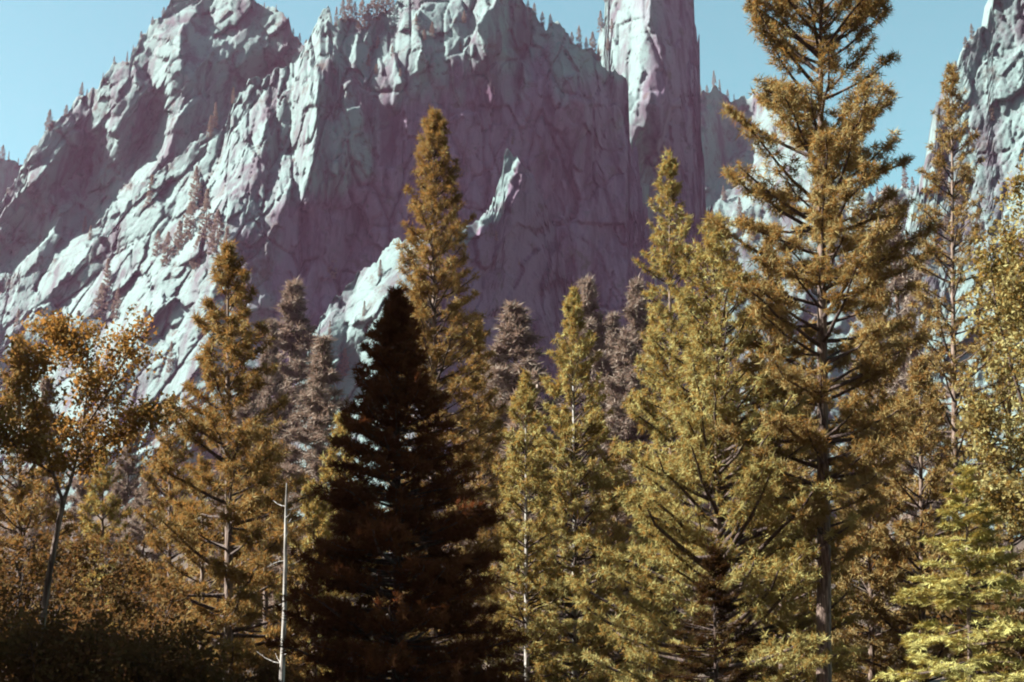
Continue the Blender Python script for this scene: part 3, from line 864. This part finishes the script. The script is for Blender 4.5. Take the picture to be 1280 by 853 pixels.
plant_conifer('fir_tree', 'near black shaded fir in the middle foreground', 497, 366, 48,
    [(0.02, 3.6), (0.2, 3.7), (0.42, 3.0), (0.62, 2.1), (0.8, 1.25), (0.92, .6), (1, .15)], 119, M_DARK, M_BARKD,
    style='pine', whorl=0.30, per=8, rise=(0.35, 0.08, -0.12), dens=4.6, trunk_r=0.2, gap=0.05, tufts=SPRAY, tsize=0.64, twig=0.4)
plant_conifer('fir_tree', 'young yellow-green fir with flat layered boughs at lower right', 1207, 588, 40,
    [(0.02, 3.1), (0.25, 2.8), (0.5, 1.95), (0.75, 1.05), (0.9, .5), (1, .12)], 110, M_YOUNG, M_BARK,
    style='fir', whorl=0.42, per=6, rise=(0.5, 0.10, -0.02), dens=11.0, trunk_r=0.07, gap=0.05, tufts=SPRAY, tsize=0.46, droop=0.22, bmin=1.2, twig=0.42)
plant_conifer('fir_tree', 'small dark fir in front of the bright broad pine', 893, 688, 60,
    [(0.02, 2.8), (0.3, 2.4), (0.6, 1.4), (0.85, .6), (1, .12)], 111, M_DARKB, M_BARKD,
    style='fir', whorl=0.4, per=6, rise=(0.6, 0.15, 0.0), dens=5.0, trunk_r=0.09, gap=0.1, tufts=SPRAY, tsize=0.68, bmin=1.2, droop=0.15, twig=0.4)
# middle-distance pines that fill the gaps
FILL = [
    (25, 425, 92, 4.0, 201, M_GOLD, 'brown pine at the left edge behind the leaning leafy tree'),
    (128, 560, 120, 4.0, 202, M_OLIVE, 'short pale olive pine between the leaning leafy tree and the lumpy pine'),
    (212, 500, 118, 4.2, 203, M_GOLD, 'brown pine partly hidden behind the left side of the lumpy pine'),
    (430, 520, 108, 4.2, 204, M_OLIVE, 'olive pine peeping out between the bare snag and the dark fir'),
    (598, 400, 125, 4.2, 205, M_GOLD, 'golden pine close behind the right side of the tall pointed pine'),
    (770, 560, 128, 4.2, 206, M_GOLD, 'brown pine between the dense conical pine and the bright broad pine'),
    (960, 300, 118, 5.2, 207, M_GOLD, 'brown pine filling the gap between the bright broad pine and the tallest pine'),
    (1095, 330, 112, 5.4, 208, M_GOLD, 'dark brown pine right behind the tallest pine, below the cliff'),
    (1150, 455, 92, 5.0, 209, M_GOLD, 'shaded brown pine between the tallest pine and the young fir'),
    (975, 590, 88, 4.4, 211, M_OLIVE, 'low olive pine between the small dark fir and the tallest pine trunk'),
    (1086, 600, 92, 3.8, 212, M_GOLD, 'low brown pine just right of the tallest pine trunk'),
    (812, 640, 98, 4.2, 213, M_OLIVE, 'low olive pine at the left foot of the bright broad pine'),
    (252, 575, 100, 4.0, 214, M_GOLD, 'low brown pine showing through the middle of the lumpy pine'),
    (332, 545, 96, 3.8, 215, M_GOLD, 'brown pine between the lumpy pine and the bare snag'),
    (392, 600, 104, 3.6, 216, M_OLIVE, 'low pale olive pine just right of the bare snag'),
    (1008, 410, 128, 5.0, 217, M_GOLD, 'brown pine behind the trunk of the tallest pine'),
    (1262, 300, 108, 5.0, 210, M_OLIVE, 'olive pine behind the yellow broadleaf at the right edge'),
]
for px, py, Y, rad, sd, mt, lb in FILL:
    plant_conifer(PINE, lb, px, py, Y, [(0.04, rad), (0.3, rad * .98), (0.55, rad * .78), (0.75, rad * .52), (0.9, rad * .28), (1, .3)], sd, mt,
        whorl=0.75, per=5, rise=(0.8, 0.35, 0.0), dens=1.25, trunk_r=0.25, gap=0.12, tsize=1.25, with_branches=False)
# tall pines beyond the left edge of the view, which shade the dark fir
SHADERS = ((-27, 45.5, 34), (-33, 48.5, 38), (-28, 50.5, 26), (-40, 44, 40), (-43, 63, 26), (-48, 67, 34))
out_pine = plant_conifer(PINE, 'tall pine standing beyond the left edge of the view', 0, 0, 0, [(0.04, 4.2), (0.3, 4.4), (0.6, 3.6), (0.85, 2.0), (1, .3)], 300, M_GOLD,
    loc=SHADERS[0][:2], H=34, whorl=0.9, per=6, dens=0.9, trunk_r=0.4, gap=0.05, tsize=1.0, tufts=BALL_TINY, with_branches=False, group='pines beyond the left edge')
for k, (x, y, h) in enumerate(SHADERS[1:]):
    copy_tree(out_pine, (x, y, float(ground_z(x, y))), (1.0, h / 34.0), 1.3 * k + 0.7, 'tall pine standing beyond the left edge of the view', 'pines beyond the left edge')

# bare snag
def snag():
    top = at(361, 604, 66); x = float(top[0]); g = float(ground_z(x, 66)); H = float(top[2]) - g
    r = np.random.default_rng(5)
    zz = np.linspace(0, 1, 14)
    tp = np.stack([0.10 * np.sin(zz * 5) * zz, 0 * zz, zz * H], 1)
    root = link('dead_tree', None, loc=(x, 66, g))
    tag(root, 'thin bare pale dead trunk with broken twigs left of the dark fir', 'dead tree')
    link('trunk', mesh_from('trunk', *tube(tp, 0.125 * (1 - zz) ** .7 + 0.03, 9), M_BARKP, True), root)
    for k in range(16):
        q = r.uniform(0.12, 0.95); az = r.uniform(0, 6.28); L = r.uniform(0.35, 1.5) * (1.15 - q * .6)
        s = np.linspace(0, 1, 4)[:, None]
        p = np.array([0.10 * math.sin(q * 5) * q, 0, q * H]) + np.array([math.cos(az), math.sin(az), 0.05]) * L * s + np.array([0, 0, 0.35 * L]) * s ** 2 * r.choice([-1, 1, 1])
        link('branch', mesh_from('branch', *tube(p, np.linspace(0.03, 0.01, 4), 5), M_BARKP, True), root)
snag()

def limbs_px(Y, specs, base):
    out = []
    for pts, r0, r1 in specs:
        out.append(([at(px, py, Y + dy) - base for px, py, dy in pts], r0, r1))
    return out
# leaning leafy tree at left
b0 = at(40, 900, 55); b0[2] = float(ground_z(b0[0], 55))
tr1 = [((38, 905, 0), (47, 820, 0), (60, 720, 0), (78, 632, 0)), ]
specs = [([(36, 925, 0), (46, 830, 0), (60, 725, 0), (72, 660, 0), (79, 628, 0)], 0.15, 0.10),
         ([(79, 628, 0), (66, 592, -.5), (52, 545, -1), (40, 490, -1.2), (30, 440, -1)], 0.075, 0.02),
         ([(79, 628, 0), (92, 590, .2), (102, 540, .5), (112, 470, 1), (104, 405, 1)], 0.085, 0.02),
         ([(95, 585, .2), (125, 560, 1), (160, 540, 1.5), (205, 500, 1.5)], 0.05, 0.015),
         ([(102, 540, .5), (130, 500, -.6), (160, 440, -1), (178, 410, -1)], 0.05, 0.015),
         ([(66, 592, -.5), (30, 570, -1.5), (-5, 530, -2), (-40, 500, -2)], 0.05, 0.015),
         ([(112, 470, 1), (85, 440, 2), (62, 405, 2)], 0.04, 0.015)]
plant_broadleaf('leafy_tree', 'slender leaning tree with loose rust-brown leaves at left', 'tree', b0, limbs_px(55, specs, b0), 401, M_LEAF, M_BARK,
    twigs=32, twig_len=1.5, clumps=5, tsize=1.0, start=0.25, up=0.2)
# yellow broadleaf at the right edge
b1 = at(1305, 900, 62); b1[2] = float(ground_z(b1[0], 62))
specs = [([(1305, 935, 0), (1302, 780, 0), (1296, 640, 0), (1292, 500, 0)], 0.26, 0.16),
         ([(1292, 500, 0), (1288, 400, .5), (1283, 300, .5), (1290, 190, 0)], 0.12, 0.02),
         ([(1294, 560, 0), (1268, 470, -1), (1245, 390, -1), (1236, 300, -1)], 0.09, 0.02),
         ([(1296, 640, 0), (1262, 590, -2), (1235, 540, -2), (1212, 480, -2)], 0.08, 0.02),
         ([(1292, 500, 0), (1320, 400, 1), (1345, 300, 1)], 0.09, 0.02),
         ([(1297, 660, 0), (1268, 630, -3), (1245, 612, -3.5)], 0.05, 0.02),
         ([(1288, 420, .5), (1262, 340, 1.5), (1252, 260, 1.5)], 0.06, 0.02)]
plant_broadleaf('leafy_tree', 'yellow-brown broadleaf tree filling the right edge above the young fir', 'tree', b1, limbs_px(62, specs, b1), 402, M_LEAFY, M_BARKD,
    twigs=34, twig_len=1.7, clumps=5, tsize=1.15, start=0.15, up=0.2)
# undergrowth
SHRUBS = [(10, 655, 62, 'tall rust-brown shrub at the lower left corner'), (98, 690, 64, 'shaded brown shrub right of the leaning tree trunk'),
          (160, 725, 58, 'dark shrub left of the lumpy pine at the bottom'), (215, 800, 52, 'low dark shrub at the foot of the lumpy pine'),
          (318, 825, 72, 'low brown shrub at the foot of the bare snag'), 
          (1275, 740, 47, 'dark shrub in the lower right corner beside the young fir'), (70, 760, 50, 'dark low shrub behind the base of the leaning tree'),
          (560, 805, 56, 'low shaded shrub behind the right foot of the dark fir')]
for k, (px, py, Y, lb) in enumerate(SHRUBS):
    top = at(px, py, Y); g = float(ground_z(top[0], Y)); h = float(top[2]) - g
    r = np.random.default_rng(500 + k)
    limbs = [([(0, 0, -0.2), (0, 0, h * 0.15)], 0.06, 0.05)]
    for j in range(6):
        a = j * 1.05 + r.uniform(-.3, .3); sp = h * r.uniform(0.15, 0.38) + 0.5
        limbs.append(([(0, 0, h * 0.1), (math.cos(a) * sp * .5, math.sin(a) * sp * .5, h * .5), (math.cos(a) * sp, math.sin(a) * sp, h * r.uniform(.75, 1.0))], 0.05, 0.012))
    plant_broadleaf('shrub', lb, 'shrub', (float(top[0]), Y, g), limbs, 600 + k, M_SHRUB, M_BARKD, group='undergrowth below the trees', crown_name='foliage',
        twigs=22, twig_len=0.25 * h + 0.5, clumps=5, tsize=1.1, start=0.15, up=0.25)

# ------------------------------------------------------------------ hazy pines behind
FARS = []
def far_proto(k, tiny):
    r = float((0.11, 0.13, 0.095, 0.15)[k])
    H = 30.0
    prof = [(0.05, r * H), (0.3, r * H), (0.55, r * H * .8), (0.78, r * H * .48), (0.92, r * H * .2), (1, .3)]
    if tiny:
        return conifer_data(H, prof, 750 + k, whorl=1.3, per=5, dens=0.6, trunk_r=0.35, gap=0.12, tufts=BALL_TINY)
    return conifer_data(H, prof, 700 + k, whorl=0.8, per=6, dens=1.3, trunk_r=0.35, gap=0.1, tufts=BALL_FAR)
FAR_ROOT = {}
def far_tree(name, label, group, x, y, z, h, k, rz, wide=1.0, tiny=False):
    s = h / 30.0
    if (k, tiny) not in FAR_ROOT:
        trunk, branches, (V, Fq, va) = far_proto(k, tiny)
        root = link(name, None)
        tag(root, label, 'tree', group)
        link('trunk', mesh_from('trunk', *trunk, M_BARK, True), root)
        link('crown', mesh_from('crown', V, Fq, [M_FARN_HAZED], False, va), root)
        FAR_ROOT[(k, tiny)] = root
        root.location = (float(x), float(y), float(z)); root.rotation_euler = (0, 0, rz); root.scale = (s * wide, s * wide, s)
        return root
    c = copy_tree(FAR_ROOT[(k, tiny)], (x, y, z), (s * wide, s), rz, label, group)
    c.name = name
    return c
NAMED = [
    (645, 382, 235, 0, 'pale mauve pine right of the tall pointed pine, before the dark wall', 1.7),
    (735, 346, 265, 1, 'hazy pine rising behind the dense conical pine', 1.0),
    (766, 392, 275, 2, 'narrow hazy pine right of the dense conical pine top', 1.0),
    (795, 350, 262, 0, 'hazy pine showing left of the slim pointed pine', 1.0),
    (404, 420, 205, 2, 'slim mauve pine right of the lumpy pine, before the shaded rock', 1.45),
    (367, 352, 330, 0, 'hazy pine standing behind the right of the lumpy pine top', 1.4),
    (340, 400, 310, 2, 'small hazy pine touching the right of the lumpy pine', 0.9),
    (612, 452, 250, 0, 'low hazy pine between the tall pointed pine and the pale mauve pine', 1.3),
    (782, 420, 255, 1, 'hazy pine filling the gap left of the bright broad pine', 1.3),
    (312, 470, 300, 1, 'hazy pine behind the right side of the lumpy pine', 1.3),
    (1112, 235, 420, 1, 'hazy pine right of the tallest pine below the sky gap', 1.0),
    (165, 520, 260, 0, 'hazy pine right of the leaning leafy tree', 1.0),
    (185, 585, 200, 3, 'low hazy pine left of the lumpy pine', 1.0),
    (110, 545, 240, 2, 'slim hazy pine behind the leaning tree crown', 1.0),
    (60, 470, 250, 1, 'hazy pine behind the leaning tree at the far left', 1.0),
]
r = np.random.default_rng(77)
for i, (px, py, Y, k, lb, wd) in enumerate(NAMED):
    top = at(px, py, Y); g = float(ground_z(top[0], Y))
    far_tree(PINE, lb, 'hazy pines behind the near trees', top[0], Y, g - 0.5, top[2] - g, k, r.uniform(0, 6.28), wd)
LOW = 'small hazy pine in the forest strip at the foot of the cliffs'
r2 = np.random.default_rng(177)
SEEN = {22, 38, 87, 90, 110, 115, 120, 126}
n = 0
while n < 150:
    Y = r2.uniform(260, 1000); px = r2.uniform(-20, 1300)
    x = float((px - CXP) / F_PX * Y)
    g = float(ground_z(x, Y)); h = r2.uniform(18, 34)
    kk, rz, wd = int(r2.integers(0, 4)), r2.uniform(0, 6.28), r2.uniform(0.9, 1.3)
    if SEEN is None or n in SEEN:                     # the others stand wholly behind nearer trees
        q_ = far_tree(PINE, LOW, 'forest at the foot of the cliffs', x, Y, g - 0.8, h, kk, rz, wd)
        if SEEN is None: q_['strip'] = n
    n += 1
for n_, q_ in enumerate(sorted([o for o in scene.objects if o.get('label') == LOW], key=lambda o: o.location.x / o.location.y)):
    q_['label'] = 'small hazy pine at the cliff foot, %s of its strip from the left' % ('first', 'second', 'third', 'fourth', 'fifth', 'sixth', 'seventh', 'eighth')[n_]
# ---- pines growing on the rock
def cliff_tree(c, px, py_base, hpx, k, lb, group, wd=1.0):
    Y = float(c.depth(px, py_base)) - 1.0
    p = at(px, py_base, Y); h = hpx * Y / F_PX
    far_tree(PINE, lb, group, p[0], p[1] + 1.0, p[2] - 0.06 * h, h * 1.06, k, r.uniform(0, 6.28), wd, tiny=True)
SKY_L, SKY_G = 'tiny pine standing on the skyline of the cliffs', 'pines on the cliff skyline'
ORD = ['first', 'second', 'third', 'fourth', 'fifth', 'sixth', 'seventh', 'eighth', 'ninth', 'tenth', 'eleventh', 'twelfth', 'thirteenth', 'fourteenth', 'fifteenth', 'sixteenth', 'seventeenth', 'eighteenth', 'nineteenth', 'twentieth',
       'twenty-first', 'twenty-second', 'twenty-third', 'twenty-fourth', 'twenty-fifth', 'twenty-sixth', 'twenty-seventh', 'twenty-eighth', 'twenty-ninth', 'thirtieth', 'thirty-first', 'thirty-second', 'thirty-third', 'thirty-fourth', 'thirty-fifth', 'thirty-sixth', 'thirty-seventh', 'thirty-eighth', 'thirty-ninth', 'fortieth']
PLACE = {'a': 'the left granite peak', 'b': 'the main shaded wall', 'h': 'the low buttress', 'e': 'the tall granite tower', 'f': 'the ridge right of the tower', 'g': 'the right cliff', 'i': 'the far left hill'}
def ordinal_labels(items, where):
    out = {}
    for cn in PLACE:
        for n_, it in enumerate(sorted([q for q in items if q[0] == cn], key=lambda q: q[1])):
            out[it] = 'tiny pine, %s from left %s %s' % (ORD[n_], where, PLACE[cn])
    return out
RIDGE = [('a', 60, 30), ('a', 82, 16), ('a', 101, 22), ('a', 108, 12), ('a', 128, 12), ('a', 142, 12), ('a', 158, 18), ('a', 166, 10), ('a', 176, 10), ('a', 190, 12), ('a', 204, 14), ('a', 330, 10), ('a', 345, 10), ('a', 366, 14), ('a', 374, 16), ('a', 382, 20),
         ('b', 420, 28), ('b', 428, 34), ('b', 436, 40), ('b', 443, 30), ('b', 452, 44), ('b', 459, 36), ('b', 467, 46), ('b', 474, 32), ('b', 482, 36), ('b', 490, 24), ('b', 668, 18), ('b', 678, 20), ('b', 688, 18), ('b', 715, 18), ('b', 724, 32), ('b', 733, 20), ('b', 741, 28), ('b', 748, 20), ('b', 660, 14), 
         ('e', 744, 26), ('e', 751, 30), ('e', 757, 22), ('f', 876, 16), ('f', 884, 14), ('f', 893, 24), ('f', 900, 20), ('f', 910, 16), ('f', 918, 12), ('f', 1098, 20), ('f', 1132, 30), ('f', 1142, 24), ('g', 1216, 22), ('g', 1208, 16), ('g', 1196, 14),
         ('i', 2, 22), ('i', 10, 14), ('i', 22, 12), ('i', 30, 14)]
RL = ordinal_labels(RIDGE, 'on the skyline of')
for cn, px, hp in RIDGE:
    c = CLIFFS[cn]
    cliff_tree(c, px, c.sky(px) + 2.5, hp, int(r.integers(0, 4)), RL[(cn, px, hp)], SKY_G, r.uniform(0.9, 1.5))
ON_L, ON_G = 'small hazy pine rooted on the rock slabs of the cliff', 'pines rooted on the cliff slabs'
ONROCK = [('b', 243, 262, 60, 1), ('b', 256, 300, 70, 0), ('b', 236, 300, 52, 3), ('b', 222, 318, 46, 1), ('b', 208, 330, 44, 3), ('b', 270, 318, 60, 1), ('b', 282, 330, 50, 0), ('b', 196, 320, 34, 3), ('b', 246, 335, 44, 3), ('b', 262, 170, 30, 0), ('b', 268, 158, 34, 2), ('b', 291, 128, 22, 0), ('b', 188, 255, 40, 2),
          ('b', 131, 385, 66, 0), ('b', 124, 395, 44, 3), ('b', 145, 398, 40, 1), ('a', 105, 290, 22, 2), ('a', 112, 300, 20, 0), ('b', 414, 345, 46, 2), ('b', 420, 352, 30, 0), ('b', 180, 420, 40, 0), ('b', 95, 430, 44, 1), ('b', 60, 425, 46, 3), ('b', 30, 450, 44, 0), ('a', 20, 420, 36, 1), ('b', 212, 465, 40, 2), ('b', 340, 440, 44, 1),
          ('b', 600, 118, 12, 3), ('b', 617, 118, 12, 3), ('b', 640, 180, 12, 3), ('b', 460, 82, 18, 3), ('b', 472, 60, 18, 1), ('b', 490, 70, 16, 3), ('b', 530, 50, 16, 3), ('b', 540, 44, 20, 1), ('b', 575, 62, 14, 3), ('b', 470, 92, 14, 3), ('b', 520, 30, 16, 0), ('b', 580, 28, 18, 1), ('b', 500, 95, 12, 3),
          ('h', 475, 345, 22, 2), ('h', 455, 395, 20, 2), ('h', 412, 420, 20, 0), ('h', 430, 470, 36, 1), ('h', 620, 300, 14, 3), ('h', 648, 330, 14, 3), ('e', 765, 40, 20, 0), ('e', 760, 62, 18, 3), ('f', 905, 250, 20, 1), ('f', 925, 270, 26, 0), ('f', 900, 280, 22, 3), ('f', 940, 300, 30, 1),
          ('g', 1180, 230, 30, 1), ('g', 1200, 260, 34, 0), ('g', 1215, 190, 30, 2), ('g', 1185, 300, 36, 3), ('g', 1160, 330, 30, 1), ('g', 1240, 150, 34, 0), ('g', 1225, 300, 40, 1)]
OL = ordinal_labels(ONROCK, 'growing on the face of')
for cn, px, py, hp, k in ONROCK:
    cliff_tree(CLIFFS[cn], px, py, hp, k, OL[(cn, px, py, hp, k)], ON_G, r.uniform(1.0, 1.5))
#ENDTREES#
def build_haze(density, color, aniso):
    x0, x1, y0, y1, z0, z1 = -4100, 4100, -3100, 2750, -12, 1180
    V = np.array([(x, y, z) for x in (x0, x1) for y in (y0, y1) for z in (z0, z1)], float)
    Fq = np.array([(0, 1, 3, 2), (4, 6, 7, 5), (0, 4, 5, 1), (2, 3, 7, 6), (0, 2, 6, 4), (1, 5, 7, 3)])
    m = bpy.data.materials.new('haze')
    m.use_nodes = True
    nt = m.node_tree
    nt.nodes.remove(nt.nodes['Principled BSDF'])
    v = nt.nodes.new('ShaderNodeVolumePrincipled')
    v.inputs['Color'].default_value = (*color, 1)
    v.inputs['Density'].default_value = density
    v.inputs['Anisotropy'].default_value = aniso
    nt.links.new(v.outputs[0], nt.nodes['Material Output'].inputs['Volume'])
    o = link('haze', mesh_from('haze', V, Fq, m))
    tag(o, 'thin lilac haze in the valley air', 'haze', kind='stuff')
build_haze(0.000022, (0.95, 0.50, 0.82), 0.3)
